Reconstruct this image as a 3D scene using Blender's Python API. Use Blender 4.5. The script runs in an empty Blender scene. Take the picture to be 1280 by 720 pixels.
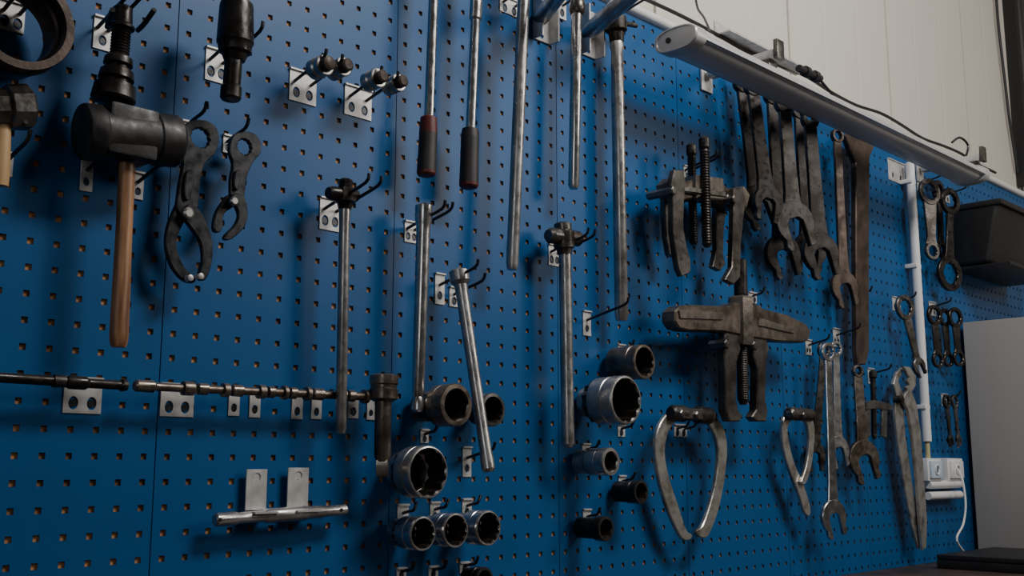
import bpy, bmesh, math, random
from math import radians, sin, cos, pi
from mathutils import Vector, Matrix
random.seed(4)
SC=bpy.context.scene; COL=SC.collection
# ---------------------------------------------------------------- survey camera
D=1.556; CZ=1.25; F=1351.0
TH=radians(44.7); PI_=radians(9.46)
C=Vector((0,-D,CZ))
FW=Vector((cos(TH)*cos(PI_), sin(TH)*cos(PI_), sin(PI_)))
RT=Vector((sin(TH),-cos(TH),0)); UP=RT.cross(FW)
def P(px,py,off=0.0):
    """point of the board plane (or a plane parallel to it, off metres in front of it)"""
    d=FW+RT*((px-640)/F)+UP*((360-py)/F)
    return C+d*((D-off)/d.y)
def pxm(p): return (p-C).dot(FW)/F
# ---------------------------------------------------------------- materials
def mat(name,col,metal=0.0,rough=0.5,col2=None,scale=30,bump=0.0,stretch=None,contrast=(0.35,0.65),detail=5,spec=None,rvar=0.0,edge=None,fine=False):
    m=bpy.data.materials.new(name); m.use_nodes=True; nt=m.node_tree; b=nt.nodes['Principled BSDF']
    b.inputs['Base Color'].default_value=(*col,1); b.inputs['Metallic'].default_value=metal; b.inputs['Roughness'].default_value=rough
    if spec is not None: b.inputs['Specular IOR Level'].default_value=spec
    tc=nt.nodes.new('ShaderNodeTexCoord'); mp=nt.nodes.new('ShaderNodeMapping')
    nt.links.new(tc.outputs['Object'],mp.inputs['Vector'])
    if stretch: mp.inputs['Scale'].default_value=stretch
    n=nt.nodes.new('ShaderNodeTexNoise'); n.inputs['Scale'].default_value=scale; n.inputs['Detail'].default_value=detail
    nt.links.new(mp.outputs[0],n.inputs['Vector'])
    last=None
    if col2:
        r=nt.nodes.new('ShaderNodeValToRGB'); r.color_ramp.elements[0].position=contrast[0]; r.color_ramp.elements[1].position=contrast[1]
        r.color_ramp.elements[0].color=(*col,1); r.color_ramp.elements[1].color=(*col2,1)
        nt.links.new(n.outputs['Fac'],r.inputs[0]); last=r.outputs[0]
        if edge:
            g=nt.nodes.new('ShaderNodeNewGeometry'); er=nt.nodes.new('ShaderNodeMapRange')
            er.inputs['From Min'].default_value=.56; er.inputs['From Max'].default_value=.70
            nt.links.new(g.outputs['Pointiness'],er.inputs['Value'])
            n2=nt.nodes.new('ShaderNodeTexNoise'); n2.inputs['Scale'].default_value=60; nt.links.new(tc.outputs['Object'],n2.inputs['Vector'])
            mm=nt.nodes.new('ShaderNodeMath'); mm.operation='MULTIPLY'; mm.use_clamp=True
            nt.links.new(er.outputs[0],mm.inputs[0]); nt.links.new(n2.outputs['Fac'],mm.inputs[1])
            mx=nt.nodes.new('ShaderNodeMix'); mx.data_type='RGBA'
            nt.links.new(mm.outputs[0],mx.inputs['Factor']); nt.links.new(last,mx.inputs[6]); mx.inputs[7].default_value=(*edge,1); last=mx.outputs[2]
        nt.links.new(last,b.inputs['Base Color'])
    if rvar:
        n3=nt.nodes.new('ShaderNodeTexNoise'); n3.inputs['Scale'].default_value=scale*2.3; nt.links.new(tc.outputs['Object'],n3.inputs['Vector'])
        mr=nt.nodes.new('ShaderNodeMapRange'); mr.inputs['From Min'].default_value=.3; mr.inputs['From Max'].default_value=.7
        mr.inputs['To Min'].default_value=rough-rvar; mr.inputs['To Max'].default_value=rough+rvar
        nt.links.new(n3.outputs['Fac'],mr.inputs['Value']); nt.links.new(mr.outputs[0],b.inputs['Roughness'])
    if bump:
        nb=n
        if edge:
            nb=nt.nodes.new('ShaderNodeTexNoise'); nb.inputs['Scale'].default_value=170; nb.inputs['Detail'].default_value=6; nt.links.new(tc.outputs['Object'],nb.inputs['Vector'])
        bp=nt.nodes.new('ShaderNodeBump'); bp.inputs['Strength'].default_value=bump; bp.inputs['Distance'].default_value=0.0008 if edge else .002
        nt.links.new(nb.outputs['Fac'],bp.inputs['Height']); nt.links.new(bp.outputs[0],b.inputs['Normal'])
    return m
M_BLUE=mat('blue_powder_coat',(0.0,0.078,0.238),0,0.38,(0.0,0.086,0.262),5,0.0,contrast=(.3,.7),spec=.32)
M_PLY=mat('plywood_backing',(0.60,0.28,0.11),0,0.8,(0.16,0.075,0.035),7,contrast=(.42,.60))
M_STEEL=mat('satin_steel',(0.48,0.47,0.46),0.85,0.33,(0.27,0.255,0.24),22,0.1,contrast=(.4,.7),rvar=.1)
M_CHROME=mat('chrome_steel',(0.62,0.61,0.60),0.95,0.24,(0.38,0.365,0.35),18,0.0,contrast=(.4,.75),rvar=.08)
M_WORN=mat('worn_steel',(0.17,0.16,0.15),0.85,0.34,(0.07,0.056,0.047),28,0.3,contrast=(.4,.62),rvar=.12,edge=(.45,.43,.41))
M_OIL=mat('dark_oily_steel',(0.095,0.088,0.083),0.8,0.36,(0.045,0.037,0.032),28,0.3,contrast=(.4,.62),rvar=.12,edge=(.38,.36,.34))
M_BROWN=mat('brown_tarnished_steel',(0.25,0.21,0.175),0.8,0.34,(0.095,0.068,0.05),24,0.3,contrast=(.38,.65),rvar=.12,edge=(.45,.42,.38))
M_DARK=mat('dark_forged_steel',(0.050,0.046,0.044),0.75,0.36,(0.024,0.019,0.016),26,0.3,contrast=(.38,.62),rvar=.14,edge=(.30,.28,.27))
M_RUST=mat('rusty_iron',(0.085,0.058,0.042),0.5,0.46,(0.034,0.022,0.017),22,0.5,contrast=(.4,.62),rvar=.12,edge=(.25,.2,.17))
M_BEAM=mat('brown_grey_iron',(0.155,0.125,0.098),0.6,0.42,(0.050,0.035,0.026),24,0.6,contrast=(.40,.62),rvar=.14,edge=(.40,.37,.33))
M_PULL=mat('grimy_grey_iron',(0.095,0.084,0.075),0.7,0.38,(0.036,0.027,0.022),24,0.5,contrast=(.4,.62),rvar=.14,edge=(.36,.33,.31))
M_CAST=mat('pale_cast_steel',(0.46,0.44,0.41),0.75,0.36,(0.19,0.155,0.125),24,0.3,contrast=(.48,.68),rvar=.12,edge=(.65,.63,.6))
M_BLACK=mat('black_plastic',(0.010,0.010,0.011),0,0.5,(0.016,0.016,0.016),40,0.2)
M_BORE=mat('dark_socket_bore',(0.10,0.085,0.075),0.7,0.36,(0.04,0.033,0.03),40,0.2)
M_RUBBER=mat('scuffed_dark_rubber',(0.014,0.013,0.013),0,0.50,(0.075,0.068,0.064),26,0.6,contrast=(.52,.78),rvar=.12)
M_BPLIER=mat('black_oxide_steel',(0.020,0.021,0.024),0.5,0.32,(0.040,0.040,0.042),30,0.2,rvar=.1,edge=(.16,.16,.17))
M_GRIP=mat('dark_grip_rubber',(0.018,0.016,0.016),0,0.5,(0.030,0.024,0.023),18,0.2)
M_RED=mat('muted_red_plastic',(0.17,0.020,0.015),0,0.45,(0.09,0.014,0.011),22)
M_WOOD=mat('varnished_hickory',(0.13,0.058,0.026),0,0.42,(0.44,0.225,0.105),9,0.15,stretch=(9,9,0.8),contrast=(.34,.62))
M_WOODY=mat('pale_ash_wood',(0.45,0.27,0.12),0,0.5,(0.55,0.35,0.16),14,0.1,stretch=(6,6,0.6))
M_ZINC=mat('zinc_plate',(0.66,0.64,0.62),0.35,0.42,(0.44,0.43,0.42),40,0.05)
M_WIRE=mat('dark_hook_wire',(0.06,0.06,0.065),0.8,0.36)
M_WHITE=mat('white_plastic',(0.75,0.75,0.75),0,0.4)
M_WALL=mat('cream_wall_sheet',(0.64,0.60,0.535),0,0.5)
M_GREY=mat('warm_grey_painted_sheet',(0.46,0.43,0.40),0,0.45)
M_HOUSE=mat('lamp_aluminium',(0.66,0.65,0.65),0.4,0.32,(0.60,0.59,0.59),10)
M_DIFF=mat('lamp_diffuser_plastic',(0.66,0.65,0.66),0,0.35,(0.61,0.60,0.61),6)
M_BENCH=mat('dark_bench_top',(0.08,0.048,0.035),0,0.5,(0.03,0.02,0.016),8,0.2)
M_FRAME=mat('dark_steel_frame',(0.025,0.025,0.027),0.3,0.5)
M_FLOOR=mat('concrete_floor',(0.16,0.155,0.15),0,0.7,(0.11,0.105,0.10),3,0.2)
M_CEIL=mat('ceiling_sheet',(0.25,0.25,0.25),0,0.8)
M_DIM=mat('dim_grey_cladding',(0.20,0.20,0.20),0,0.6)
M_BOXBLUE=mat('pale_blue_plastic',(0.52,0.62,0.72),0,0.4)
M_SLEEVE=mat('yellow_cable_sleeve',(.5,.45,.25),0,.5)
# ---------------------------------------------------------------- mesh builder
def catmull(pts,n=4,closed=True):
    out=[];N=len(pts)
    rng=range(N) if closed else range(N-1)
    for i in rng:
        if closed: a,b,c,d=pts[(i-1)%N],pts[i],pts[(i+1)%N],pts[(i+2)%N]
        else: a,b,c,d=pts[max(i-1,0)],pts[i],pts[i+1],pts[min(i+2,N-1)]
        for k in range(n):
            t=k/n
            out.append(tuple(0.5*((2*b[j])+(-a[j]+c[j])*t+(2*a[j]-5*b[j]+4*c[j]-d[j])*t*t+(-a[j]+3*b[j]-3*c[j]+d[j])*t**3) for j in range(len(b))))
    if not closed: out.append(tuple(pts[-1]))
    return out
def hexr(th,ph=0):
    a=(th+ph+pi/6)%(pi/3)-pi/6
    return 1/cos(a)
def bore(th,kind):
    if kind==0 or kind==3: return 1
    if kind==1: return hexr(th)
    return max(hexr(th),hexr(th,pi/6))
class MB:
    def __init__(s): s.bm=bmesh.new()
    def lathe(s,p0,axis,prof,segs=28,phase=0.0,flat=1.0,flatdir=None,loop=False):
        a=axis.normalized()
        if flatdir is not None: u=(flatdir-a*flatdir.dot(a)).normalized()
        else: u=a.orthogonal().normalized()
        v=a.cross(u); rings=[]; kinds=[]
        for it in prof:
            d,r=it[0],max(it[1],1e-5); kd=it[2] if len(it)>2 else 0
            ring=[]; kinds.append(kd)
            for i in range(segs):
                th=2*pi*i/segs+phase; rr=r*bore(th,kd)
                ring.append(s.bm.verts.new(p0+a*d+u*(cos(th)*rr*flat)+v*(sin(th)*rr)))
            rings.append(ring)
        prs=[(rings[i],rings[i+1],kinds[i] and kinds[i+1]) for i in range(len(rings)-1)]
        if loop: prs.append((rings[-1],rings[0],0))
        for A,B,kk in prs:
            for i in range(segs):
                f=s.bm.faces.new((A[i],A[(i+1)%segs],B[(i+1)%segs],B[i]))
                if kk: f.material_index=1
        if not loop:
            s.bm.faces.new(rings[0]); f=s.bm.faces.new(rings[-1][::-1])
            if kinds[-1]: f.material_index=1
        return s
    def rod(s,p0,p1,r,segs=20,bev=0.001,r2=None):
        L=(p1-p0).length; r2=r if r2 is None else r2
        bev=min(bev,L*.3,r*.5)
        return s.lathe(p0,p1-p0,[(0,r-bev),(bev,r),(L-bev,r2),(L,r2-bev)],segs)
    def box(s,c,size,rot=None,bev=0.0):
        r=bmesh.ops.create_cube(s.bm,size=1); vs=r['verts']
        m=Matrix.Diagonal((*size,1))
        if rot: m=rot.to_4x4()@m
        m=Matrix.Translation(c)@m
        bmesh.ops.transform(s.bm,matrix=m,verts=vs)
        if bev:
            es=list({e for v in vs for e in v.link_edges})
            bmesh.ops.bevel(s.bm,geom=es,offset=bev,segments=2,affect='EDGES',profile=0.6)
        return s
    def plate(s,outline,holes,yc,th,bev=0.0012):
        """outline/holes are (x,z) metres; solid between yc-th/2 and yc+th/2"""
        cu=bpy.data.curves.new('tmp','CURVE'); cu.dimensions='2D'; cu.fill_mode='BOTH'
        bev=min(bev,th*0.3)
        cu.extrude=th/2-bev; cu.bevel_depth=bev; cu.bevel_resolution=0; cu.offset=-bev
        cx=sum(p[0] for p in outline)/len(outline); cz=sum(p[1] for p in outline)/len(outline)
        for poly in [outline]+list(holes):
            sp=cu.splines.new('POLY'); sp.points.add(len(poly)-1); sp.use_cyclic_u=True
            for i,p in enumerate(poly): sp.points[i].co=(p[0]-cx,p[1]-cz,0,1)
        ob=bpy.data.objects.new('tmp',cu); me=bpy.data.meshes.new_from_object(ob)
        me.transform(Matrix.Translation((cx,yc,cz))@Matrix.Rotation(pi/2,4,'X'))
        k=len(s.bm.verts)
        s.bm.from_mesh(me); bpy.data.objects.remove(ob); bpy.data.curves.remove(cu); bpy.data.meshes.remove(me)
        s.bm.verts.ensure_lookup_table()
        bmesh.ops.remove_doubles(s.bm,verts=s.bm.verts[k:],dist=1e-6)
        return s
    def sweep(s,pts,r,segs=10,n=5,smooth=True):
        pts=[tuple(p) for p in pts]
        if smooth and len(pts)>2: pts=catmull(pts,n,False)
        pts=[Vector(p) for p in pts]; rings=[]; u=None
        for i,p in enumerate(pts):
            t=(pts[min(i+1,len(pts)-1)]-pts[max(i-1,0)]).normalized()
            u=t.orthogonal().normalized() if u is None else (u-t*u.dot(t)).normalized()
            v=t.cross(u)
            rings.append([s.bm.verts.new(p+u*cos(2*pi*k/segs)*r+v*sin(2*pi*k/segs)*r) for k in range(segs)])
        for A,B in zip(rings,rings[1:]):
            for i in range(segs): s.bm.faces.new((A[i],A[(i+1)%segs],B[(i+1)%segs],B[i]))
        s.bm.faces.new(rings[0]); s.bm.faces.new(rings[-1][::-1]); return s
    def prism_x(s,sec,x0,x1,yc,zc):
        A=[s.bm.verts.new((x0,yc+p[0],zc+p[1])) for p in sec]; B=[s.bm.verts.new((x1,yc+p[0],zc+p[1])) for p in sec]
        n=len(sec)
        for i in range(n): s.bm.faces.new((A[i],A[(i+1)%n],B[(i+1)%n],B[i]))
        s.bm.faces.new(A[::-1]); s.bm.faces.new(B); return s
    def yaw(s,c,deg):
        bmesh.ops.rotate(s.bm,verts=s.bm.verts,cent=c,matrix=Matrix.Rotation(radians(deg),3,'Z')); return s
    def obj(s,name,m,parent=None,angle=28,recalc=True,m2=None):
        bm=s.bm
        if recalc: bmesh.ops.recalc_face_normals(bm,faces=bm.faces)
        xs=[v.co for v in bm.verts]
        mn=Vector((min(v.x for v in xs),min(v.y for v in xs),min(v.z for v in xs))); mx=Vector((max(v.x for v in xs),max(v.y for v in xs),max(v.z for v in xs)))
        c=(mn+mx)/2
        bmesh.ops.translate(bm,verts=bm.verts,vec=-c)
        me=bpy.data.meshes.new(name); bm.to_mesh(me); bm.free()
        me.polygons.foreach_set('use_smooth',[True]*len(me.polygons)); me.set_sharp_from_angle(angle=radians(angle))
        me.materials.append(m)
        if m2: me.materials.append(m2)
        o=bpy.data.objects.new(name,me); COL.objects.link(o); o.location=c
        if parent: o.parent=parent; o.location=c-parent.location
        return o
def tag(o,label,cat,group=None,kind=None):
    o['label']=label
    if cat: o['category']=cat
    if group: o['group']=group
    if kind: o['kind']=kind
    return o
def thing(name,label,cat,loc,group=None):
    o=bpy.data.objects.new(name,None); o.empty_display_size=0.03; COL.objects.link(o); o.location=loc
    return tag(o,label,cat,group)
def LP(a,b,off,prof,segs=28,mb=None,offb=None,phase=0,flat=1.0,flatdir=None):
    """turned part between two surveyed points; profile (fraction, radius in survey units)"""
    A=P(*a,off); B=P(*b,off if offb is None else offb); L=(B-A).length; k=pxm((A+B)/2)
    mb=mb or MB()
    mb.lathe(A,B-A,[(p[0]*L,p[1]*k) for p in prof],segs,phase,flat,flatdir); return mb
def threads(s0,s1,r,n,depth=.88):
    o=[]
    for i in range(n):
        o.append((s0+(s1-s0)*i/n,r*depth)); o.append((s0+(s1-s0)*(i+.5)/n,r))
    return o
def xz(pts,off): return [(P(x,y,off).x,P(x,y,off).z) for x,y in pts]
def circ(cx,cz,r,n=24,kind=0): return [(cx+r*bore(2*pi*i/n,kind)*cos(2*pi*i/n),cz+r*bore(2*pi*i/n,kind)*sin(2*pi*i/n)) for i in range(n)]
def OP(pts,off,th,holes=(),smooth=True,mb=None,bev=0.0015,n=3):
    """plate cut to an outline, hanging parallel to the board"""
    if smooth: pts=catmull(pts,n)
    mb=mb or MB(); hs=[]
    for h in holes:
        c=P(h[0],h[1],off); hs.append(circ(c.x,c.z,h[2]*pxm(c),48 if len(h)>3 else 24,h[3] if len(h)>3 else 0))
    return mb.plate(xz(pts,off),hs,-off,th,bev)
# ---------------------------------------------------------------- room
def rbox(name,c,s,m,label):
    o=MB().box(Vector(c),s).obj(name,m); return tag(o,label,None,kind='structure')
X0,X1,Y0,CE=-2.5,6.0,-5.0,4.2
rbox('floor',((X0+X1)/2,(Y0)/2,-0.05),(X1-X0,-Y0+.4,0.1),M_FLOOR,'grey concrete workshop floor')
rbox('ceiling',((X0+X1)/2,(Y0)/2,CE+.05),(X1-X0,-Y0+.4,0.1),M_CEIL,'dim grey workshop ceiling')
rbox('wall_left',(X0-.05,Y0/2,CE/2),(0.1,-Y0+.4,CE),M_DIM,'dim grey metal-clad workshop wall')
rbox('wall_right',(X1+.05,Y0/2,CE/2),(0.1,-Y0+.4,CE),M_WALL,'cream metal-clad workshop wall')
rbox('wall_front',((X0+X1)/2,Y0-.05,CE/2),(X1-X0,0.1,CE),M_DIM,'grey metal-clad workshop wall')
bm=MB(); seam0=2.80-0.67*8
WY=0.034
prof=[(X0,0)]
xx=seam0
while xx<X1-.05:
    if xx>X0+.05: prof+=[(xx-.006,0),(xx-.003,.014),(xx+.003,.014),(xx+.006,0)]
    for j in (1,2):
        xr=xx+.67*j/3
        if X0+.05<xr<X1-.05: prof+=[(xr-.012,0),(xr-.002,.0010),(xr+.002,.0010),(xr+.012,0)]
    xx+=.67
prof.append((X1,0))
lo=[bm.bm.verts.new((p[0],WY+p[1],0)) for p in prof]; hi=[bm.bm.verts.new((p[0],WY+p[1],CE)) for p in prof]
for i in range(len(prof)-1): bm.bm.faces.new((lo[i],lo[i+1],hi[i+1],hi[i]))
b1=bm.bm.verts.new((X1,WY+.1,0));b0=bm.bm.verts.new((X0,WY+.1,0));t1=bm.bm.verts.new((X1,WY+.1,CE));t0=bm.bm.verts.new((X0,WY+.1,CE))
bm.bm.faces.new((b1,b0,t0,t1)); bm.bm.faces.new([b0]+[v for v in lo][::1]+[b1]) ; bm.bm.faces.new(([t0]+hi+[t1])[::-1])
bm.bm.faces.new((lo[0],hi[0],t0,b0)); bm.bm.faces.new((lo[-1],b1,t1,hi[-1]))
tag(bm.obj('wall_back',M_WALL,angle=3),'cream sandwich panel wall with wide vertical seams',None,kind='structure')
# ---------------------------------------------------------------- pegboard
PW=0.456; PITCH=.038; ZT=CZ+1.10; NR=39; ZB=ZT-NR*PITCH
HA,HB=.0144,.0236
def panel_mesh():
    b=bmesh.new(); g=.0009
    xs=[g]; zs=[0]
    for i in range(12): xs+=[i*PITCH+HA,i*PITCH+HB]
    xs+=[PW-g]
    for i in range(NR): zs+=[i*PITCH+HA,i*PITCH+HB]
    zs+=[NR*PITCH]
    V={}
    for i,x in enumerate(xs):
        for j,z in enumerate(zs): V[i,j]=b.verts.new((x,0,z))
    for i in range(len(xs)-1):
        for j in range(len(zs)-1):
            if i%2==1 and j%2==1:
                q=[V[i,j],V[i+1,j],V[i+1,j+1],V[i,j+1]]; r=[b.verts.new(v.co+Vector((0,.0016,0))) for v in q]
                for k in range(4): b.faces.new((q[(k+1)%4],q[k],r[k],r[(k+1)%4]))
            else: b.faces.new((V[i,j],V[i+1,j],V[i+1,j+1],V[i,j+1]))
    W=len(xs)-1;H=len(zs)-1
    sides=[[V[i,0] for i in range(W+1)],[V[W,j] for j in range(H+1)],[V[i,H] for i in range(W,-1,-1)],[V[0,j] for j in range(H,-1,-1)]]
    for sd in sides:
        a,c=sd[0],sd[-1]; a2=b.verts.new(a.co+Vector((0,.006,0))); c2=b.verts.new(c.co+Vector((0,.006,0)))
        b.faces.new(sd[::-1]+[a2,c2])
    me=bpy.data.meshes.new('pegboard_panel'); b.to_mesh(me); b.free(); me.materials.append(M_BLUE); return me
pm=panel_mesh(); px0=0.801-2*PW
for i in range(11):
    o=bpy.data.objects.new('pegboard_panel',pm); COL.objects.link(o); o.location=(px0+i*PW,0,ZB)
    tag(o,'blue steel pegboard panel with rows of square holes','pegboard',group='blue pegboard panels along the wall')
o=MB().box(Vector((px0+5.5*PW,.0190,ZB+NR*PITCH/2)),(11*PW-.02,.0295,NR*PITCH-.02)).obj('backing_board',M_PLY)
tag(o,'brown plywood backing behind the blue pegboard','board')
# ---------------------------------------------------------------- tool holders
def holder(px,py,w,h,prong=0.0,nprong=2,slots=True,m=None,tilt=.22,label=None,group='zinc tool holders on the pegboard'):
    c=P(px,py,0); a=P(px-w/2,py,0); b=P(px+w/2,py,0); W=max(b.x-a.x,.014); H=h*pxm(c)
    th=thing('tool_holder',label or ('zinc-plated tool holder with dark hook prongs' if prong else 'zinc-plated tool holder plate with slots'),'tool holder',Vector((c.x,0,c.z)),group)
    out=[(c.x-W/2,c.z-H/2),(c.x+W/2,c.z-H/2),(c.x+W/2,c.z+H/2),(c.x-W/2,c.z+H/2)]
    hs=[]
    if slots:
        rr=min(.007,W*.17)
        sx=[-W*.24,W*.24] if W>.03 else [0]
        if W<=.03: rr=min(.006,W*.25)
        for s_ in sx:
            hs.append([(c.x+s_+rr*cos(2*pi*i/16),c.z-H*.22+rr*1.35*sin(2*pi*i/16)) for i in range(16)])
    b_=MB().plate(out,hs,-.0013,.0022,.0005)
    b_.box(Vector((c.x,-.0030,c.z+H/2-.002)),(W,.006,.003))
    b_.obj('plate',m or M_ZINC,th)
    if slots:
        for s_ in sx:
            MB().lathe(Vector((c.x+s_,.0002,c.z-H*.22)),Vector((0,-1,0)),[(0,rr*.85),(.0014,rr*.8)],16).obj('rivet',M_WIRE,th)
    if prong:
        offs=[-W*.30,W*.30] if nprong==2 else [0]
        for s_ in offs:
            p0=Vector((c.x+s_,-.0015,c.z+H*.12))
            MB().sweep([p0,p0+Vector((0,-prong*.5,prong*.5*tilt)),p0+Vector((0,-prong,prong*tilt)),p0+Vector((0,-prong-.008,prong*tilt+.014))],.0030,10,3).obj('hook',M_WIRE,th)
    return th
for h in [(103,494,48,46),(221,500,42,42),(292,502,14,36),(318,504,14,36),(371,507,14,34),(395,508,13,32),(441,508,13,30),(463,510,10,30)]: holder(*h)
for h in [(378,109,34,42,.085),(447,128,34,40,.085),(270,82,28,44,.11),(128,42,24,44,.11),(14,20,34,40,.06),(108,218,16,44,.08,1),(172,232,14,36,.08,1),(8,205,16,32,.07,1),
 (412,268,26,42,.12),(513,290,16,28,.10),(549,361,12,40,.10,1),(567,371,12,26,.08,1),(636,8,24,22,.09),(692,319,14,28,.10),(733,404,10,32,.11,1),(583,577,11,38,.07,1),
 (284,180,12,24,.055,1),(232,160,12,20,.055,1),(503,645,14,30,.03,1),(543,640,12,26,.03,1),(583,635,12,24,.03,1),(732,565,10,22,.03,1),(733,649,10,26,.03,1),(777,604,9,20,.03,1),
 (776,440,9,20,.03,1),(776,538,9,16,.03,1),(850,538,16,16,.03),(1045,422,8,24,.07,1),(1010,434,7,20,.06,1),(1088,470,7,20,.06,1),(1120,380,10,18,.06,1),(1165,386,8,18,.06,1),(501,716,12,14,.03,1),(541,714,12,14,.03,1),(580,709,12,14,.03,1),
 (940,372,10,14,.03,1),(858,216,8,18,.09,2),(530,545,10,18,.03,1),(697,8,20,30,.09),(1180,500,7,16,.05,1),(1068,372,7,16,.05,1),(770,20,16,34,.09),(1150,232,8,16,.07,1),(1182,246,8,14,.07,1)]:
    holder(*h)
for cx,cy in [(315,612),(367,610)]:
    c=P(cx,cy,0); th=thing('tool_holder','tall galvanized hanging plate clamping a steel bar','tool holder',Vector((c.x,0,c.z)),'tall plates holding the sliding bar')
    W=(P(cx+13,cy,0).x-P(cx-13,cy,0).x); H=50*pxm(c)
    MB().plate([(c.x-W/2,c.z-H/2),(c.x+W/2,c.z-H/2),(c.x+W/2,c.z+H/2),(c.x-W/2,c.z+H/2)],[circ(c.x,c.z+H*.3,.007,16)],-.012,.003,.0006).box(Vector((c.x,-.006,c.z+H*.3)),(W*.3,.012,.012)).obj('plate',M_ZINC,th)
    MB().box(Vector((c.x,-.030,c.z-H/2-.003)),(W*1.1,.034,.003)).obj('shelf_lip',M_ZINC,th)
# ---------------------------------------------------------------- left tools
c=P(30,24,.10); k=pxm(c)
tag(MB().lathe(c+Vector((0,.075,0)),Vector((0,-1,0)),[(0,52*k),(0,60*k),(.02,62*k),(.045,62*k),(.047,66*k),(.07,66*k),(.075,64*k),(.075,54*k),(.05,53*k),(.048,50*k),(0.004,50*k)],56,loop=True).obj('bearing_ring',M_RUST),'large rusty brown steel ring socket','ring')
t=thing('lump_hammer','grey steel club hammer with pale wooden handle','hammer',P(0,135,.06))
LP((-45,134),(38,134),.06,[(0,20),(.06,27),(.3,28),(.34,24),(.6,24),(.64,29),(.94,30),(1,25)],8,phase=pi/8).obj('hammer_head',M_WORN,t)
LP((4,150),(0,232),.06,[(0,9),(.1,10),(.8,11),(1,10)],20,flat=.75,flatdir=Vector((0,1,0))).obj('handle',M_WOODY,t)
t=thing('hub_puller_spindle','dark threaded extractor spindle with stepped collar','puller',P(150,60,.075))
LP((154,8),(149,72),.075,[(0,9),(.05,12),(.35,13),(.4,16),(.44,16),(.46,11)]+threads(.48,1,12,9)+[(1,10)]).obj('spindle',M_DARK,t)
LP((149,70),(141,127),.075,[(0,13),(.06,17),(.2,18),(.24,14),(.3,14),(.34,20),(.52,22),(.56,18),(.62,18),(.66,25),(.95,27),(1,24)],32).obj('collar',M_DARK,t)
MB().sweep([P(172,38,.06),P(180,30,.08),P(193,12,.11)],.004).obj('side_pin',M_WIRE,t)
MB().sweep([P(134,34,.06),P(136,24,.08),P(141,12,.11)],.004).obj('side_pin',M_WIRE,t)
t=thing('rubber_mallet','large scuffed dark rubber mallet with brown wooden handle','mallet',P(157,170,.07))
LP((101,164),(222,177),.07,[(0,31),(.01,33.5),(.03,35),(.17,35.5),(.19,33),(.3,32.5),(.55,32),(.72,32),(.74,34),(.96,34),(.985,32),(1,29)],40,flat=.92,flatdir=Vector((0,1,0))).box(P(157,169,.07),(.075,.060,.076),bev=.005).obj('mallet_head',M_RUBBER,t)
LP((159,204),(148,434),.07,[(0,10),(.1,10.5),(.4,10.5),(.75,11.5),(.93,12),(.98,11),(1,9)],24,flat=.8,flatdir=Vector((0,1,0))).obj('handle',M_WOOD,t)
t=thing('impact_adapter','dark steel stepped impact adapter','adapter',P(292,60,.095))
LP((296,2),(293,76),.095,[(0,16),(.04,20),(.1,21),(.7,23),(.74,21),(.86,20),(.9,16),(1,13)],36).obj('head',M_DARK,t)
LP((292,74),(288,125),.095,[(0,11),(.65,11),(.7,13),(.95,13),(1,11)],24).obj('shank',M_DARK,t)
t=thing('strap_pliers','black steel self-gripping pliers with ring end and curved jaws','pliers',P(240,250,.045))
OP([(227,172),(229,158),(240,151),(258,152),(270,162),(272,178),(266,194),(254,206),(248,232),(246,258),(240,268),(229,270),(220,262),(222,235),(227,208),(226,190)],.045,.010,[(249,173,11.5,2)],bev=.0015).obj('handle',M_BPLIER,t)
OP([(233,214),(243,214),(240,236),(236,250),(231,248),(230,232)],.053,.006,smooth=True).obj('handle_rib',M_BPLIER,t)
OP([(222,252),(234,250),(236,266),(226,283),(219,303),(223,322),(232,338),(243,347),(240,354),(227,350),(213,333),(206,308),(208,285),(214,268)],.041,.010,bev=.0015).obj('jaw',M_BPLIER,t)
OP([(234,256),(247,262),(257,280),(264,305),(263,330),(256,349),(248,350),(247,343),(252,325),(249,303),(238,286),(228,270)],.053,.010,bev=.0015).obj('jaw',M_BPLIER,t)
c=P(237,266,.063); MB().lathe(c,Vector((0,1,0)),[(0,.006),(.002,.009),(.008,.009)],20).obj('pivot',M_STEEL,t)
for a in [(239,347),(252,345)]: MB().lathe(P(*a,.061),Vector((0,1,0)),[(0,.003),(.001,.005),(.012,.005)],14).obj('jaw_pin',M_ZINC,t)
t=thing('strap_pliers','small black steel ring-end pliers with hooked jaws','pliers',P(300,240,.045))
OP([(286,180),(290,170),(300,165),(315,167),(324,177),(324,192),(315,203),(307,222),(304,245),(298,252),(288,248),(287,225),(290,206),(286,193)],.045,.010,[(304,184,9,2)],bev=.0015).obj('handle',M_BPLIER,t)
OP([(294,214),(301,214),(299,228),(297,238),(293,236),(292,226)],.053,.006,smooth=True).obj('handle_rib',M_BPLIER,t)
OP([(284,244),(294,247),(291,258),(280,266),(277,275),(277,284),(272,291),(266,288),(266,276),(270,263),(278,251)],.041,.010,bev=.0015).obj('jaw',M_BPLIER,t)
OP([(292,242),(303,246),(308,262),(306,280),(297,292),(286,300),(279,299),(281,293),(291,283),(297,271),(294,260),(287,250)],.053,.010,bev=.0015).obj('jaw',M_BPLIER,t)
c=P(294,251,.063); MB().lathe(c,Vector((0,1,0)),[(0,.005),(.002,.007),(.008,.007)],20).obj('pivot',M_STEEL,t)
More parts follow.
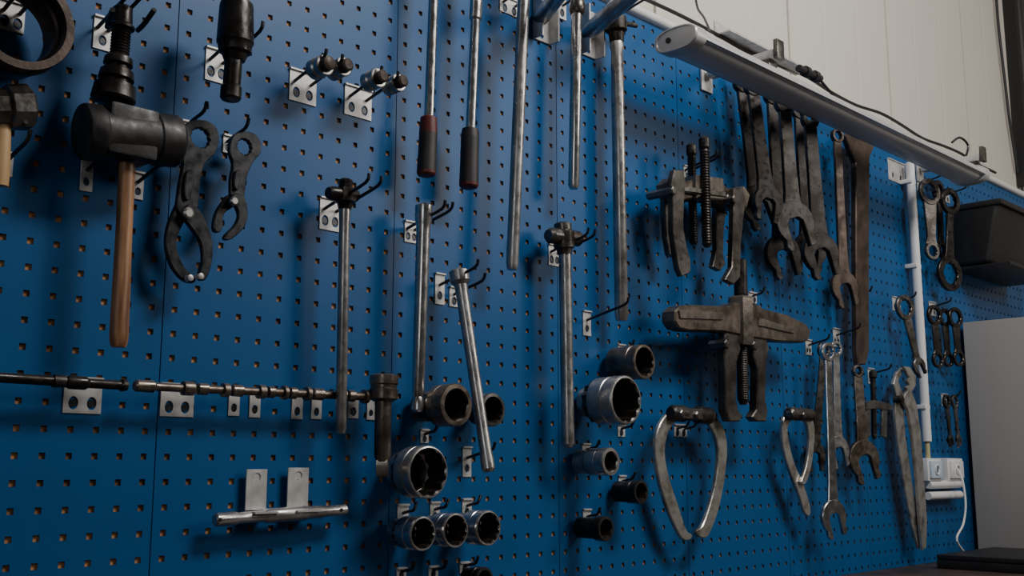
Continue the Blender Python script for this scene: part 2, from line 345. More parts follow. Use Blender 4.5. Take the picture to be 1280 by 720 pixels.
# ---------------------------------------------------------------- sockets
def socket(fx,fy,hpx,L,off,m,label,drive=.62,bore_=.74,split=.5,group=None,kind=2,turn=0.0):
    c=P(fx,fy,off); r=hpx/2*pxm(c); g=r*(bore_/1.10)
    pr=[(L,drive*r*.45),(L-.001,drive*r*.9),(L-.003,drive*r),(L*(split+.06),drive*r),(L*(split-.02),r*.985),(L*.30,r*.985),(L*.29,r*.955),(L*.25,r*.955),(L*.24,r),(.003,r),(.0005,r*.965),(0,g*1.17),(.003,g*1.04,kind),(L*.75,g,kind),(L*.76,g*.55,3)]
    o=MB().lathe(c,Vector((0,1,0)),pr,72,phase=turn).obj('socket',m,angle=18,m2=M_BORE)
    return tag(o,label,'socket',group)
g='small sockets on twin prongs'
for a in [(413,81,27),(436,83,25),(480,97,25),(505,103,23)]:
    th=thing('impact_socket','small chrome socket with dark drive plug','socket',P(a[0],a[1],.09),g)
    c=P(a[0]-6,a[1],.085); r=a[2]/2*pxm(c)
    MB().lathe(c,Vector((0,1,0)),[(.035,r*.8),(.033,r),(.018,r),(.015,r*.85),(.010,r*.85),(.008,r),(.001,r),(0,r*.9),(0,r*.7),(.004,r*.66),(.006,r*.5)],36).obj('socket_body',M_STEEL,th)
    MB().lathe(c+Vector((0,-.014,0)),Vector((0,1,0)),[(0,r*.45),(.002,r*.66),(.016,r*.66),(.02,r*.5)],24).obj('drive_plug',M_RUST,th)
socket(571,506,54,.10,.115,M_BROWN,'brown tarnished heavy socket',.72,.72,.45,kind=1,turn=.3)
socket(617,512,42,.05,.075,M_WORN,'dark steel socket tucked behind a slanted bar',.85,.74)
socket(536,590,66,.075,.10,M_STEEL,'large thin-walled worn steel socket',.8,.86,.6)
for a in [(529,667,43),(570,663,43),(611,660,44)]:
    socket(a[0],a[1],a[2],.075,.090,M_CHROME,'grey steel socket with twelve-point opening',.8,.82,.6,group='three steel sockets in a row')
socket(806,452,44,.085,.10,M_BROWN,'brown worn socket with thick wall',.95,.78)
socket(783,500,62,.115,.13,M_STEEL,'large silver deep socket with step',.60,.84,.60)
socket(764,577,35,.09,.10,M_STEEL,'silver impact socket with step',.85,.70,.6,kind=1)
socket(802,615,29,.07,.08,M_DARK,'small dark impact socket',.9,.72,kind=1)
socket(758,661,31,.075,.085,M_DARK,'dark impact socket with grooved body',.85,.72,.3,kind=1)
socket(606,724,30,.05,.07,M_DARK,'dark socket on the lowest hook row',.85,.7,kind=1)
# ---------------------------------------------------------------- torque bars and pipes
def handle_bar(x0,y0,x1,y1,gx,gy,top,lbl,redtop):
    t=thing('breaker_bar',lbl,'bar',P(x1,y1,.06),'long bars with dark grips')
    LP((x0,y0),(x1,y1),.06,[(0,8),(top,8),(top+.01,6),(1,6)]).obj('shaft',M_CHROME,t)
    y=y1-4; ym=y+(gy-y)*(.28 if redtop else .16); xm=x1+(gx-x1)*.25
    LP((x1,y),(xm,ym),.06,[(0,8),(.08,10.5),(.9,11.5),(1,11.5)],28).obj('grip_collar',M_RED if redtop else M_GRIP,t)
    LP((xm,ym),(gx,gy-6),.06,[(0,11.5),(.5,11.6),(.9,12),(1,12)],28).obj('grip',M_GRIP,t)
    LP((gx,gy-7),(gx,gy),.06,[(0,12.2),(.5,12),(.8,10.5),(1,7)],28).obj('end_cap',M_RED,t)
    return t
handle_bar(544,-60,536,150,533,221,.2,'steel breaker bar with dark grip and dull red collar',True)
handle_bar(598,-60,588,165,586,236,.38,'steel breaker bar with dark rubber grip and red end',False)
tag(LP((657,-60),(640,337),.07,[(0,7.5),(.02,8),(.985,7.5),(1,6)]).obj('steel_pipe',M_STEEL),'long plain grey steel extension pipe','pipe')
t=thing('sliding_bar','slim chrome bar hung from a dark collar','bar',P(718,60,.06))
LP((721,14),(717,236),.06,[(0,7),(.3,7),(.98,6.8),(1,5)]).obj('shaft',M_CHROME,t)
LP((722,0),(721,18),.06,[(0,8),(.3,10),(.8,10),(1,8)]).obj('collar',M_WORN,t)
t=thing('breaker_bar','long satin steel bar with dark ratchet head','bar',P(773,60,.05))
LP((771,48),(777,401),.05,[(0,7),(.03,9),(.05,7.5),(.1,8.2),(.985,8.2),(1,6)]).obj('shaft',M_STEEL,t)
LP((769,18),(771,52),.05,[(0,9),(.15,14),(.6,14),(.7,10),(1,9)]).sweep([P(752,24,.05),P(795,32,.05)],.006,12).obj('ratchet_head',M_DARK,t)
t=thing('sliding_t_bar','steel bar hanging from a dark square T head','bar',P(430,240,.06))
LP((431,252),(426,542),.06,[(0,7),(.05,7.5),(.1,6.8),(.98,6.8),(1,5)]).obj('shaft',M_STEEL,t)
LP((432,224),(431,262),.06,[(0,7),(.05,9),(.3,9),(.32,14),(.75,14),(.8,10),(1,8)],8).obj('head',M_DARK,t)
LP((410,241),(446,245),.06,[(0,7),(.1,9),(.9,9),(1,7)],20).obj('cross_sleeve',M_DARK,t)
tag(LP((530,255),(522,515),.06,[(0,8),(.01,11),(.08,11),(.1,9.5),(.13,9),(.5,8.2),(.9,7.8),(.93,6),(.95,8),(.99,8),(1,6)]).obj('extension_bar',M_CHROME),'silver socket extension bar, thicker at the top','bar')
tag(LP((573,337),(611,590),.055,[(0,9),(.01,13),(.06,13),(.08,9),(.12,8),(.5,7.5),(.9,7.5),(.94,8.5),(.985,8.5),(1,6)],offb=.12).obj('extension_bar',M_STEEL),'slanted worn steel extension bar leaning over sockets','bar')
t=thing('sliding_t_bar','thick steel bar with dark round T head','bar',P(705,300,.06))
LP((706,312),(710,559),.06,[(0,8),(.985,8),(1,6)]).obj('shaft',M_STEEL,t)
LP((703,278),(706,318),.06,[(0,8),(.05,11),(.25,11),(.3,14),(.8,13),(.85,10),(1,9)]).obj('head',M_WORN,t)
LP((685,294),(725,299),.06,[(0,7),(.08,10),(.92,10),(1,7)]).obj('cross_sleeve',M_WORN,t)
t=thing('impact_extension','brown steel impact extension with socket head','extension',P(480,520,.06))
LP((480,468),(479,502),.06,[(0,14),(.05,18),(.35,18),(.4,16.5),(.5,16.5),(.55,18),(.9,18),(1,12)],36).obj('socket_head',M_BROWN,t)
LP((479,500),(478,577),.06,[(0,11),(.1,10.5),(.9,10.5),(1,8)]).obj('shaft',M_BROWN,t)
LP((478,575),(478,596),.06,[(0,9.5),(.15,10),(.85,10),(1,8)],4,phase=pi/4).obj('square_drive',M_BROWN,t)
tag(LP((-30,470),(81,477),.045,[(0,6.5),(.85,6.5),(.86,8.5),(1,8)]).obj('extension_bar',M_DARK),'thin black steel extension rod','bar')
tag(LP((83,477.5),(158,482),.045,[(0,7),(.05,8.5),(.3,8.5),(.36,6),(.88,6),(.92,8),(1,7)]).obj('extension_bar',M_DARK),'short black steel extension rod on a plate','bar')
for a,b,r in [((168,482),(243,486),7),((246,486),(286,488),6.8),((289,488),(331,490),6.8),((334,490),(358,491),6.8),((361,491),(387,492.5),6.8),((390,492.5),(431,494.5),6.8),((434,494.5),(459,496),6.8)]:
    tag(LP(a,b,.045,[(0,r*.8),(.03,r*1.05),(.30,r*1.1),(.34,r*.75),(.78,r*.75),(.80,r*1.3),(.97,r*1.3),(1,r*.9)]).obj('extension_bar',M_BROWN),'short tarnished steel socket extension lying in clips','bar','short extensions lying in a row of clips')
t=thing('sliding_bar','worn steel sliding bar laid across two plates','bar',P(350,640,.03))
LP((268,650),(433,637),.032,[(0,6),(.01,8),(.14,8.5),(.16,7),(.35,7),(.37,9),(.66,9.5),(.68,8),(.8,8),(.82,7),(.985,7),(1,5)]).obj('shaft',M_STEEL,t)
for s_ in (.04,.96):
    a=P(268+165*s_,650-13*s_,.032+.0085); MB().lathe(a,Vector((0,-1,0)),[(0,.003),(.002,.003),(.003,.002)],12).obj('detent_ball',M_DARK,t)
# ---------------------------------------------------------------- galvanised arms near the top
for cx,cy,ex,ey in [(676,22,712,-25),(734,42,797,-14)]:
    c=P(cx,cy,0)
    t=thing('shelf_bracket','galvanized bracket plate with thick projecting arm','bracket',c,'galvanized arms above the long bars')
    W=.055;H=.115
    hs=[circ(c.x,c.z+dz,.005,12) for dz in (-.045,.045)]
    MB().plate([(c.x-W/2,c.z-H/2),(c.x+W/2,c.z-H/2),(c.x+W/2,c.z+H/2),(c.x-W/2,c.z+H/2)],hs,-.002,.004).box(c+Vector((-W/2+.002,-.016,0)),(.004,.03,H)).box(c+Vector((W/2-.002,-.016,0)),(.004,.03,H)).obj('plate',M_ZINC,t)
    LP((cx,cy),(ex,ey),.012,[(0,11),(1,11)],24,offb=.22).obj('arm',M_STEEL,t)
# ---------------------------------------------------------------- pullers
t=thing('bearing_puller','worn iron bearing puller with threaded bolts and hanging jaws','puller',P(880,250,.07))
OP([(826,231),(834,223),(848,228),(868,225),(893,229),(904,237),(924,234),(931,245),(927,261),(912,264),(902,260),(880,252),(862,249),(846,252),(830,247)],.080,.034,smooth=False,bev=.003).obj('crossbar',M_BEAM,t)
OP([(859,221),(893,225),(895,253),(860,250)],.080,.056,smooth=False,bev=.004).obj('hub_block',M_BEAM,t)
OP([(846,232),(906,240),(906,246),(846,238)],.1095,.006,smooth=False,bev=.001).obj('front_rail',M_WORN,t)
OP([(838,234),(848,236),(846,246),(837,244)],.104,.008,smooth=False).obj('link_plate',M_CAST,t)
OP([(908,243),(922,245),(920,256),(907,254)],.104,.008,smooth=False).obj('link_plate',M_CAST,t)
LP((864,180),(867,306),.07,[(0,4),(.02,6.5),(.1,6.5),(.12,5)]+threads(.14,.98,5.6,34)+[(1,3.5)],16).obj('threaded_bolt',M_DARK,t)
LP((880,171),(884,309),.115,[(0,4),(.02,7),(.1,7),(.12,5.4)]+threads(.13,.98,6.4,34)+[(1,3.5)],16).obj('threaded_bolt',M_DARK,t)
OP([(840,213),(851,213),(854,228),(852,250),(851,284),(855,308),(860,326),(860,341),(849,346),(845,336),(842,318),(838,290),(838,255),(836,232)],.114,.016,smooth=False,bev=.002).obj('leg',M_PULL,t)
OP([(828,230),(836,230),(837,262),(840,290),(845,310),(843,322),(834,319),(830,296),(828,262)],.055,.016,smooth=False,bev=.002).obj('leg',M_PULL,t)
OP([(893,240),(903,242),(905,262),(902,284),(901,318),(904,331),(897,339),(888,334),(893,312),(892,280)],.055,.016,smooth=False,bev=.002).obj('leg',M_PULL,t)
OP([(914,236),(926,235),(929,252),(926,275),(923,308),(922,347),(914,356),(903,350),(912,334),(913,300),(914,268)],.114,.016,smooth=False,bev=.002).obj('leg',M_PULL,t)
for a in [(843,238),(919,249)]:
    MB().lathe(P(*a,.128),Vector((0,1,0)),[(0,.007),(.002,.010),(.075,.010)],6).obj('pivot_bolt',M_WORN,t)
t=thing('bearing_puller','large brown-grey two-leg puller with wide crossbar','puller',P(925,420,.07))
OP([(835,402),(835,390),(842,383),(853,382),(902,384),(910,379),(940,382),(946,387),(975,394),(1000,406),(1005,414),(1003,425),(996,429),(962,427),(930,422),(895,415),(852,414),(841,411)],.085,.040,smooth=False,bev=.003).obj('crossbar',M_BEAM,t)
OP([(848,388),(903,391),(903,400),(850,398)],.1065,.005,smooth=False,bev=.001).obj('side_rib',M_BEAM,t)
OP([(948,397),(992,411),(992,417),(948,407)],.1065,.005,smooth=False,bev=.001).obj('side_rib',M_BEAM,t)
LP((925,371),(926,432),.088,[(0,13),(.05,16),(.9,17),(1,14)],6).obj('hub',M_BEAM,t)
LP((925,324),(929,506),.088,[(0,6),(.01,8.5),(.25,8.5),(.26,7.5)]+threads(.60,.97,7.2,24,.94)+[(1,4)],18).obj('center_screw',M_DARK,t)
OP([(902,414),(919,414),(921,438),(916,454),(915,498),(918,513),(924,520),(920,527),(907,527),(902,512),(902,462),(900,438)],.088,.024,smooth=False,bev=.003).obj('leg',M_PULL,t)
OP([(937,418),(953,418),(956,438),(953,456),(952,500),(955,514),(953,527),(940,527),(935,521),(941,512),(942,462),(936,440)],.088,.024,smooth=False,bev=.003).obj('leg',M_PULL,t)
for a in [(910,430),(945,432)]: MB().lathe(P(*a,.115),Vector((0,1,0)),[(0,.009),(.003,.012),(.05,.012)],6).obj('pivot_bolt',M_WORN,t)
t=thing('spring_clamp_puller','pale cast steel horseshoe-shaped two-arm puller','puller',P(862,590,.05))
OP([(846,510),(832,517),(820,537),(817,565),(822,600),(833,637),(845,664),(853,675),(861,674),(863,668),(856,662),(846,632),(834,595),(829,565),(833,542),(843,527),(857,523),(857,510)],.05,.011,bev=.002).obj('arm',M_CAST,t)
OP([(867,510),(868,522),(881,527),(891,542),(896,565),(893,600),(885,632),(876,657),(869,663),(871,670),(881,672),(888,660),(897,634),(904,597),(907,562),(903,537),(892,519),(880,511)],.058,.011,bev=.002).obj('arm',M_CAST,t)
LP((838,516),(888,520),.066,[(0,7),(.05,10),(.3,10.5),(.34,8),(.62,8),(.66,11),(.95,11),(1,8)],20).obj('hinge_block',M_PULL,t)
OP([(846,510),(880,512),(880,525),(847,523)],.080,.008,smooth=False,bev=.002).obj('hinge_plate',M_PULL,t)
for a in [(854,517),(873,519)]: MB().lathe(P(*a,.091),Vector((0,1,0)),[(0,.006),(.002,.009),(.02,.009)],6).obj('hinge_bolt',M_WORN,t)
t=thing('spring_clamp_puller','narrow pale steel hooked puller arms','puller',P(995,580,.05))
OP([(991,512),(980,518),(976,535),(978,562),(987,592),(998,620),(1004,640),(1010,645),(1011,634),(1003,606),(991,578),(984,550),(983,535),(988,526),(995,522)],.05,.010,bev=.002).obj('arm',M_CAST,t)
OP([(998,512),(1001,522),(1008,532),(1010,555),(1006,583),(1000,602),(1005,605),(1012,585),(1016,555),(1016,532),(1010,517)],.060,.010,bev=.002).obj('arm',M_CAST,t)
LP((985,517),(1014,519),.066,[(0,6),(.05,8),(.95,8),(1,6)],16).obj('hinge_block',M_PULL,t)
for a in [(992,517),(1006,519)]: MB().lathe(P(*a,.090),Vector((0,1,0)),[(0,.006),(.002,.008),(.02,.008)],6).obj('hinge_bolt',M_WORN,t)
# ---------------------------------------------------------------- wrenches
def wrench(a,b,Rt,Rb,off,m,label,top='ring',bot='open',w=.42,th=.013,group=None,ang=15,name='wrench',cat='wrench',yaw=0):
    A=P(*a,off);B=P(*b,off); A2=Vector((A.x,A.z));B2=Vector((B.x,B.z)); d=(B2-A2).normalized(); n=Vector((-d.y,d.x))
    Ra=Rt*pxm(A);Rb_=Rb*pxm(B); mb=MB(); wa=w*max(Ra,Rb_*.8);wb=w*Rb_
    s0=A2+d*(Ra*.75 if top=='ring' else 0); s1=B2-d*(Rb_*.75 if bot=='ring' else Rb_*.45)
    q=[s0+n*wa,s0.lerp(s1,.5)+n*(wa+wb)*.48,s0.lerp(s1,.82)+n*wb,s0.lerp(s1,.93)+n*wb*1.2,s1+n*wb*1.6,s1-n*wb*1.6,s0.lerp(s1,.93)-n*wb*1.2,s0.lerp(s1,.82)-n*wb,s0.lerp(s1,.5)-n*(wa+wb)*.48,s0-n*wa]
    mb.plate([tuple(p) for p in q],[],-off,th*.66,.0018)
    def head(c,dr,R,kind,sg):
        if kind=='ring':
            mb.plate(circ(c.x,c.y,R,36),[circ(c.x,c.y,R*.56,48,2)],-off,th,.0018)
        elif kind=='open':
            al=radians(ang)*sg; e=Vector((dr.x*cos(al)-dr.y*sin(al),dr.x*sin(al)+dr.y*cos(al))); f=Vector((-e.y,e.x))
            L=[]
            for i in range(0,13):
                ph=radians(180-i*11); L.append((cos(ph)*R*1.0,sin(ph)*R*1.0))
            L+=[(R*.98,R*.80),(R*1.20,R*.66),(R*1.20,R*.44),(R*.0,R*.44),(-R*.20,R*.24)]
            M_=[(x,-y) for x,y in L[::-1]]
            pts=L+M_[:-1]
            mb.plate([tuple(c+e*x+f*y) for x,y in pts],[],-off,th,.0018)
    head(A2,-d,Ra,top,1); head(B2,d,Rb_,bot,1)
    if yaw: mb.yaw((A+B)/2,yaw)
    return tag(mb.obj(name,m),label,cat,group)
G='large dark wrenches hanging under the lamp'
dl='large dark forged open-end wrench hanging jaw down'
wrench((930,104),(945,257),12,25,.050,M_DARK,dl,'open','open',.42,.018,G,yaw=-25)
wrench((943,108),(957,254),12,21,.090,M_DARK,dl,'open','open',.48,.017,G,ang=-15,yaw=-25)
wrench((966,120),(977,318),12,25,.050,M_DARK,dl,'open','open',.42,.018,G,yaw=-25)
wrench((981,130),(991,279),13,28,.105,M_OIL,'large oily grey open-end wrench hanging jaw down','open','open',.38,.019,G,yaw=-25)
wrench((1000,138),(1011,313),12,23,.055,M_DARK,dl,'open','open',.46,.018,G,ang=-10,yaw=-25)
wrench((1013,150),(1024,317),12,26,.100,M_DARK,dl,'open','open',.42,.018,G,yaw=-25)
wrench((1046,170),(1055,359),9,21,.055,M_RUST,'long rusty wrench with narrow shaft','ring','open',.36,.015,yaw=-20)
tag(OP([(1054,170),(1060,165),(1078,168),(1090,174),(1089,186),(1084,198),(1083,300),(1083,440),(1079,456),(1070,456),(1068,440),(1067,300),(1067,204),(1061,190)],.05,.018,smooth=False,bev=.003).obj('pry_bar',M_RUST),'long brown rusty flat bar with flared hooked top','bar')
wrench((1027,438),(1021,569),10,17,.035,M_WORN,'dull combination wrench hanging behind chrome ones','ring','open',.40,.012,yaw=-15)
wrench((1034,440),(1042,646),12,21,.080,M_CHROME,'long bright chrome combination wrench','ring','open',.34,.013,yaw=-15)
wrench((1044,436),(1048,563),10,18,.035,M_STEEL,'dull steel combination wrench','ring','open',.38,.012,yaw=-15)
wrench((1072,464),(1079,574),8,24,.055,M_BROWN,'brown tarnished open-end wrench hanging jaw down','ring','open',.36,.015,yaw=-20)
t=thing('small_puller','small dark two-bolt puller','puller',P(1092,510,.05))
LP((1091,463),(1093,549),.05,[(0,3),(.03,5),(.1,5),(.12,3.4)]+threads(.14,.97,3.6,20)+[(1,2)],14).obj('screw',M_DARK,t)
OP([(1079,503),(1092,500),(1112,506),(1113,513),(1094,511),(1080,512)],.05,.016,smooth=False).obj('crossbar',M_WORN,t)
OP([(1081,505),(1087,505),(1087,545),(1082,548)],.05,.008,smooth=False).obj('leg',M_WORN,t)
OP([(1102,506),(1108,507),(1107,548),(1101,545)],.05,.008,smooth=False).obj('leg',M_WORN,t)
wrench((1133,384),(1146,458),16,11,.060,M_WORN,'grey ring spanner hanging next to white conduit','ring','open',.45,.012,yaw=-15)
g3='short dark wrenches beside the conduit'
wrench((1168,394),(1172,450),13,10,.045,M_DARK,'short dark combination wrench','ring','ring',.5,.012,g3,yaw=-15)
wrench((1181,397),(1185,450),11,9,.030,M_DARK,'short dark combination wrench','ring','ring',.5,.012,g3,yaw=-15)
wrench((1194,397),(1198,448),13,10,.055,M_DARK,'short dark combination wrench','ring','ring',.5,.012,g3,yaw=-15)
wrench((1161,240),(1165,314),17,11,.050,M_WORN,'worn ring spanner with thick shaft','ring','ring',.62,.014,yaw=-20)
wrench((1173,240),(1177,312),15,11,.025,M_DARK,'dark ring spanner behind a worn one','ring','ring',.55,.014)
wrench((1186,252),(1188,342),17,22,.060,M_DARK,'dark double ring spanner with large eyes','ring','ring',.34,.014,yaw=-15)
wrench((1183,502),(1188,550),9,7,.040,M_DARK,'small dark combination wrench','ring','open',.5,.010,'small wrenches near the power outlets')
wrench((1193,502),(1198,550),9,7,.040,M_WORN,'small grey combination wrench','ring','open',.5,.010,'small wrenches near the power outlets')
t=thing('long_handle_pliers','long grey steel pliers with two slim handles','pliers',P(1135,560,.05))
OP([(1128,458),(1136,459),(1143,470),(1143,482),(1138,490),(1144,505),(1149,540),(1153,590),(1157,650),(1156,684),(1152,688),(1149,660),(1144,595),(1139,545),(1133,512),(1127,500),(1130,492),(1133,488),(1131,484),(1135,481),(1132,476),(1135,472),(1132,467)],.060,.011,smooth=False,bev=.002).obj('handle',M_CAST,t)
OP([(1127,459),(1119,466),(1115,480),(1119,494),(1117,512),(1120,548),(1128,602),(1138,655),(1147,686),(1151,681),(1147,650),(1138,600),(1130,546),(1128,514),(1134,501),(1131,491),(1124,486),(1121,476),(1126,467)],.045,.011,smooth=False,bev=.002).obj('handle',M_CAST,t)
MB().lathe(P(1129,499,.070),Vector((0,1,0)),[(0,.008),(.002,.013),(.028,.013)],20).obj('pivot',M_DARK,t)
# ---------------------------------------------------------------- lamp
LZ=P(858,54,.18).z; lx0=P(850,52,.18).x; lx1=P(1212,212,.18).x; LY=-.18
t=thing('strip_light','unlit linear workshop lamp with pale housing and frosted cover','lamp',Vector(((lx0+lx1)/2,LY,LZ)))
hs=[(.050*math.copysign(abs(cos(a))**.6,cos(a)),.023*abs(sin(a))**.8) for a in [pi*i/12 for i in range(13)]]+[(-.050,-.007),(-.043,-.010),(.043,-.010),(.050,-.007)]
MB().prism_x(hs,lx0,lx1,LY,LZ).prism_x([(-.058,-.009),(-.058,-.002),(-.047,.002),(-.047,-.009)],lx0,lx1,LY,LZ).prism_x([(.058,-.009),(.058,-.002),(.047,.002),(.047,-.009)],lx0,lx1,LY,LZ).obj('lamp_housing',M_HOUSE,t,angle=25)
MB().prism_x([(.043*cos(a),-.009-.016*abs(sin(a))**.8) for a in [pi*i/14 for i in range(15)]],lx0+.01,lx1-.01,LY,LZ).obj('lamp_cover',M_DIFF,t,angle=40)
for xa,sg in [(lx0,-1),(lx1,1)]:
    def se(a): 
        ca,sa=cos(a),sin(a); return (.060*math.copysign(abs(ca)**.75,ca),.029*math.copysign(abs(sa)**.75,sa)-.001)
    sec=[se(2*pi*i/40) for i in range(40)]
    m_=MB(); rings=[]
    for dx,sc in [(-.020,1),(.016,1),(.020,.95),(.020,.86),(.017,.84)]:
        rings.append([m_.bm.verts.new((xa+dx*sg,LY+p[0]*sc,LZ+p[1]*sc)) for p in sec])
    for A,B in zip(rings,rings[1:]):
        for i in range(40): m_.bm.faces.new((A[i],A[(i+1)%40],B[(i+1)%40],B[i]))
    m_.bm.faces.new(rings[0]); m_.bm.faces.new(rings[-1][::-1])
    m_.obj('end_cap',M_HOUSE,t)
    e=Vector((xa+.017*sg,LY+.02,LZ)); MB().rod(e-Vector((.002*sg,0,0)),e+Vector((.003*sg,0,0)),.007,16).obj('cable_plug',M_BLACK,t)
for i,xw in enumerate([P(1150,172,0).x-.03,P(880,60,0).x]):
    za=LZ+.058
    t=thing('lamp_bracket','galvanized arm carrying the strip light','bracket',Vector((xw,-.01,za)),'galvanized lamp arms')
    MB().box(Vector((xw,-.115,za)),(.03,.20,.022),bev=.002).obj('arm',M_ZINC,t)
    MB().box(Vector((xw,-.004,za)),(.05,.006,.09),bev=.001).obj('wall_plate',M_ZINC,t)
    MB().box(Vector((xw,-.18,za-.023)),(.04,.05,.022),bev=.002).box(Vector((xw,-.222,za+.01)),(.034,.012,.05),bev=.002).obj('clamp',M_WORN,t)
zr=ZT+.013
tag(MB().rod(Vector((px0,-.004,zr)),Vector((5.2,-.004,zr)),.013).obj('white_conduit',M_WHITE),'white plastic conduit along the top of the pegboard','pipe')
tag(MB().sweep([Vector((2.0+.16*i,-.016+.004*sin(i*2.1),zr+.032+.006*sin(i*1.7))) for i in range(15)],.005,8).obj('black_cable',M_BLACK),'black power cable running above the conduit','cable')
tag(MB().box(Vector((2.55,-.03,zr+.035)),(.42,.05,.004)).box(Vector((2.55,-.006,zr+.055)),(.42,.004,.04)).obj('cable_tray',M_ZINC),'short galvanized cable tray behind the lamp','cable tray')
c=P(1012,92,.10)
t=thing('cable_connector','black cable connector above the lamp','connector',c)
MB().rod(c+Vector((-.06,0,0)),c+Vector((.06,0,0)),.011).sweep([c+Vector((.05,0,0)),c+Vector((.2,.02,-.03)),c+Vector((.35,.06,-.05))],.004).obj('connector_body',M_BLACK,t)
for dx in (-.02,.03): MB().rod(c+Vector((dx-.008,0,0)),c+Vector((dx+.008,0,0)),.016).obj('gland_nut',M_BLACK,t)
tag(MB().sweep([P(868,-12,.05),P(872,10,.08),P(880,22,.12),P(888,40,.17)],.003,8).obj('lamp_flex',M_WIRE),'thin dark cable dropping to the lamp','cable')
tag(MB().sweep([P(1190,178,.15),P(1200,172,.16),P(1210,182,.16),P(1206,200,.16)],.004,8).obj('lamp_flex',M_WIRE),'dark cable loop at the lamp end','cable')
# ---------------------------------------------------------------- conduit and outlets
cx=P(1140,205,.03); cb=P(1159,552,.03); cx.x=(cx.x+cb.x)/2-.01
t=thing('white_conduit','white vertical conduit tube clipped to the pegboard','pipe',Vector((cx.x,-.03,cb.z)))
MB().rod(Vector((cx.x,-.03,cb.z)),Vector((cx.x,-.03,cx.z)),.015).obj('tube',M_WHITE,t)
for f in (.12,.62,.93):
    z=cb.z+(cx.z-cb.z)*f; MB().box(Vector((cx.x,-.020,z)),(.038,.040,.014),bev=.002).obj('pipe_clip',M_WHITE,t)
MB().rod(Vector((cx.x,-.03,cb.z-.06)),Vector((cx.x,-.03,cb.z+.01)),.008).obj('cable',M_SLEEVE,t)
holder(1120,215,20,28,.0,label='zinc mounting plate at the head of the conduit')
for (px,py,w,h,m,lb) in [(1161,587,22,28,M_BOXBLUE,'pale white wall outlet box with bluish face'),(1187,587,24,28,M_WHITE,'white wall outlet box with round socket')]:
    c=P(px,py,.02); W=P(px+w/2,py,.02).x-P(px-w/2,py,.02).x; W*=.8; H=h*pxm(c)
    t=thing('outlet_box',lb,'outlet',Vector((c.x,0,c.z)))
    MB().box(Vector((c.x,-.0205,c.z)),(W,.040,H),bev=.004).obj('body',M_WHITE,t)
    MB().box(Vector((c.x,-.044,c.z)),(W*.8,.008,H*.75),bev=.002).obj('face_plate',m,t)
    MB().lathe(Vector((c.x,-.047,c.z)),Vector((0,-1,0)),[(0,.017),(.004,.017),(.004,.013),(.001,.012)],24).obj('socket_ring',M_WHITE,t)
for py in (606,620):
    a=P(1160,py,.03); b=P(1200,py,.03)
    tag(MB().rod(a,Vector((b.x,a.y,a.z)),.013).obj('white_conduit',M_WHITE),'short horizontal white conduit below the outlets','pipe','short conduits below the outlets')
BT=CZ-.298
tag(MB().sweep([P(1196,585,.06),P(1203,600,.08),P(1207,630,.09),P(1204,655,.09),P(1196,676,.10),Vector((3.6,-.085,BT+.004))],.0035,8).obj('white_cable',M_WHITE),'thin white cable hanging from the outlet','cable')
# ---------------------------------------------------------------- black bin, cabinet, bench
zt=P(1200,264,0).z; zb=P(1202,345,0).z; bx=3.82
t=thing('wall_bin','black plastic wall-mounted bin with sloping underside','bin',Vector((bx+.25,-.002,zb)))
def tub(x0,x1,yb,ytop,ybot,z0,z1,w=.006):
    m_=MB(); b=m_.bm
    o=[(x0,yb,z0),(x1,yb,z0),(x1,ybot,z0),(x0,ybot,z0),(x0,yb,z1),(x1,yb,z1),(x1,ytop,z1),(x0,ytop,z1)]
    i_=[(x0+w,yb-w,z0+w),(x1-w,yb-w,z0+w),(x1-w,ybot+w,z0+w),(x0+w,ybot+w,z0+w),(x0+w,yb-w,z1),(x1-w,yb-w,z1),(x1-w,ytop+w,z1),(x0+w,ytop+w,z1)]
    V=[b.verts.new(p) for p in o]; I=[b.verts.new(p) for p in i_]
    for f in [(0,1,2,3),(0,4,5,1),(1,5,6,2),(2,6,7,3),(3,7,4,0)]: b.faces.new([V[k] for k in f]); b.faces.new([I[k] for k in f][::-1])
    for k in range(4): b.faces.new((V[4+k],V[4+(k+1)%4],I[4+(k+1)%4],I[4+k]))
    b.edges.ensure_lookup_table()
    es=[e for e in b.edges if all(v in V for v in e.verts) and not all(v.co.z>z1-1e-5 for v in e.verts)]
    bmesh.ops.recalc_face_normals(b,faces=b.faces)
    bmesh.ops.bevel(b,geom=es,offset=.014,segments=4,affect='EDGES',profile=0.5)
    return m_
tub(bx,bx+.50,-.001,-.175,-.125,zb+.025,zt).obj('tub',M_BLACK,t,angle=40)
MB().box(Vector((bx+.25,-.180,zt-.010)),(.51,.012,.020),bev=.005).box(Vector((bx-.002,-.090,zt-.010)),(.008,.18,.020),bev=.003).obj('rim',M_BLACK,t)
MB().box(Vector((bx+.25,-.100,zb+.016)),(.48,.19,.012),bev=.002).obj('support_shelf',M_FRAME,t)
zc=P(1197,404,0).z
t=thing('metal_cabinet','plain warm grey sheet-metal cabinet standing on the bench','cabinet',Vector((4.1,-.3,BT)))
MB().box(Vector((4.12,-.31,(BT+zc)/2)),(.60,.58,zc-BT),bev=.004).obj('body',M_GREY,t)
MB().box(Vector((4.12,-.609,(BT+zc)/2)),(.57,.016,zc-BT-.05),bev=.003).obj('door',M_GREY,t)
MB().box(Vector((3.90,-.630,(BT+zc)/2)),(.016,.025,.12),bev=.004).obj('handle',M_FRAME,t)
t=thing('workbench','dark brown workbench top on a steel frame','workbench',Vector((2.4,-.4,0)))
MB().box(Vector((2.4,-.395,BT-.022)),(4.4,.78,.044),bev=.003).obj('bench_top',M_BENCH,t)
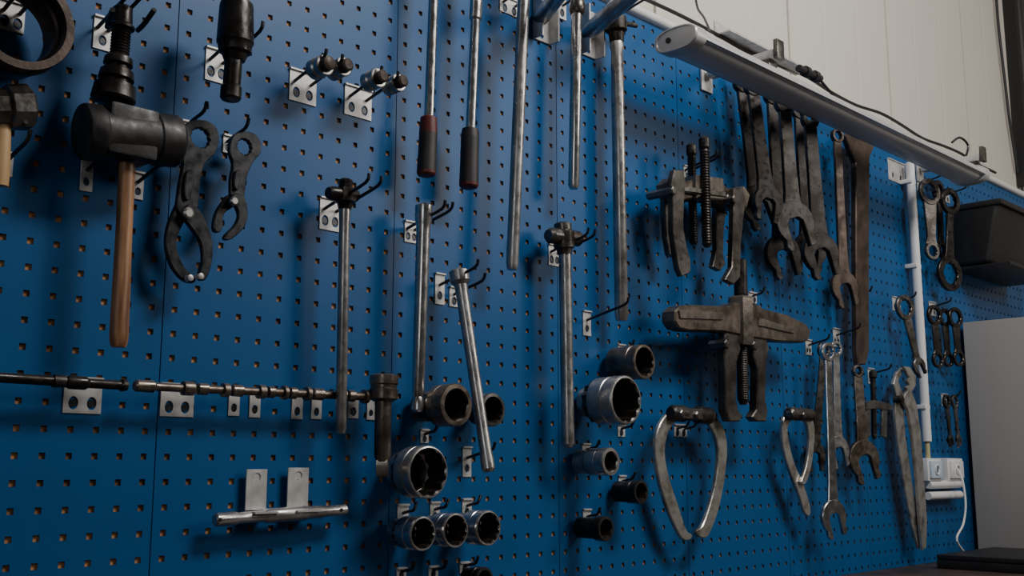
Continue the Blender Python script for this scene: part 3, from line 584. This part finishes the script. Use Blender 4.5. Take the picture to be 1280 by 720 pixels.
for lx in (.28,2.4,4.5):
    for ly in (-.08,-.70): MB().box(Vector((lx,ly,(BT-.044)/2)),(.06,.06,BT-.044),bev=.003).obj('leg',M_FRAME,t)
for (yy,zz,hh) in ((-.70,BT-.085,.08),(-.08,.25,.06)): MB().box(Vector((2.4,yy,zz)),(4.2,.04,hh)).obj('cross_rail',M_FRAME,t)
t=thing('tool_case','flat black closed case lying on the bench','case',Vector((3.5,-.28,BT)))
MB().box(Vector((3.50,-.29,BT+.013)),(.44,.36,.026),bev=.004).obj('base',M_BLACK,t)
MB().box(Vector((3.50,-.29,BT+.034)),(.44,.36,.015),bev=.004).obj('lid',M_BLACK,t)
for hx in (3.36,3.64): MB().box(Vector((hx,-.473,BT+.026)),(.03,.006,.020),bev=.001).obj('latch',M_ZINC,t)
MB().sweep([Vector((3.44,-.47,BT+.015)),Vector((3.44,-.50,BT+.015)),Vector((3.56,-.50,BT+.015)),Vector((3.56,-.47,BT+.015))],.005,8).obj('handle',M_BLACK,t)
# black cable ladder above board
xl=P(1266,100,0).x
t=thing('cable_ladder','black steel cable ladder fixed upright on the cream wall','cable ladder',Vector((xl+.2,0,ZT+.05)))
zlo=ZT+.06
for dx in (0.06,.38): MB().box(Vector((xl+dx,.008,(zlo+CE)/2)),(.03,.05,CE-zlo-.01)).obj('side_rail',M_FRAME,t)
z=zlo+.05
while z<CE-.05: MB().box(Vector((xl+.22,.012,z)),(.30,.02,.03)).obj('rung',M_FRAME,t); z+=.09
for j in range(6): MB().rod(Vector((xl+.10+.047*j,-.012,zlo)),Vector((xl+.10+.047*j,-.012,CE-.02)),.017,10).obj('cable',M_BLACK,t)
tag(MB().sweep([P(1243,-60,-.02),P(1247,20,-.02),P(1256,100,-.02),P(1262,150,-.02),P(1272,215,-.02)],.006,8).obj('black_cable',M_BLACK),'thin black cable hanging down the cream wall','cable')
# ---------------------------------------------------------------- lights
def area(loc,target,sx,sy,e,col=(1,1,1)):
    l=bpy.data.lights.new('area','AREA'); l.shape='RECTANGLE'; l.size=sx; l.size_y=sy; l.energy=e; l.color=col
    o=bpy.data.objects.new('added_area_light',l); COL.objects.link(o); o.location=loc  # unseen area source added to light the board, no lamp fitting behind it
    o.rotation_euler=(Vector(target)-Vector(loc)).to_track_quat('-Z','Y').to_euler(); return o
area((2.1,-1.9,3.6),(2.0,0,2.05),1.1,.5,56,(1,.97,.94))
area((4.2,-3.2,3.2),(3.0,0,2.3),1.1,1.1,38,(1,.95,.88))
area((-2.0,-2.5,2.2),(1.4,0,1.4),.9,1.2,9,(.9,.95,1))  # weak cool fill added from the left, well below the ceiling
w=bpy.data.worlds.new('world'); SC.world=w; w.use_nodes=True
w.node_tree.nodes['Background'].inputs[0].default_value=(.5,.55,.6,1); w.node_tree.nodes['Background'].inputs[1].default_value=.3
# ---------------------------------------------------------------- camera
cam=bpy.data.cameras.new('camera'); co=bpy.data.objects.new('camera',cam); COL.objects.link(co)
co.location=C; co.rotation_euler=(pi/2+PI_,0,TH-pi/2); cam.sensor_width=36; cam.lens=F/1280*36; cam.clip_start=.02
SC.camera=co
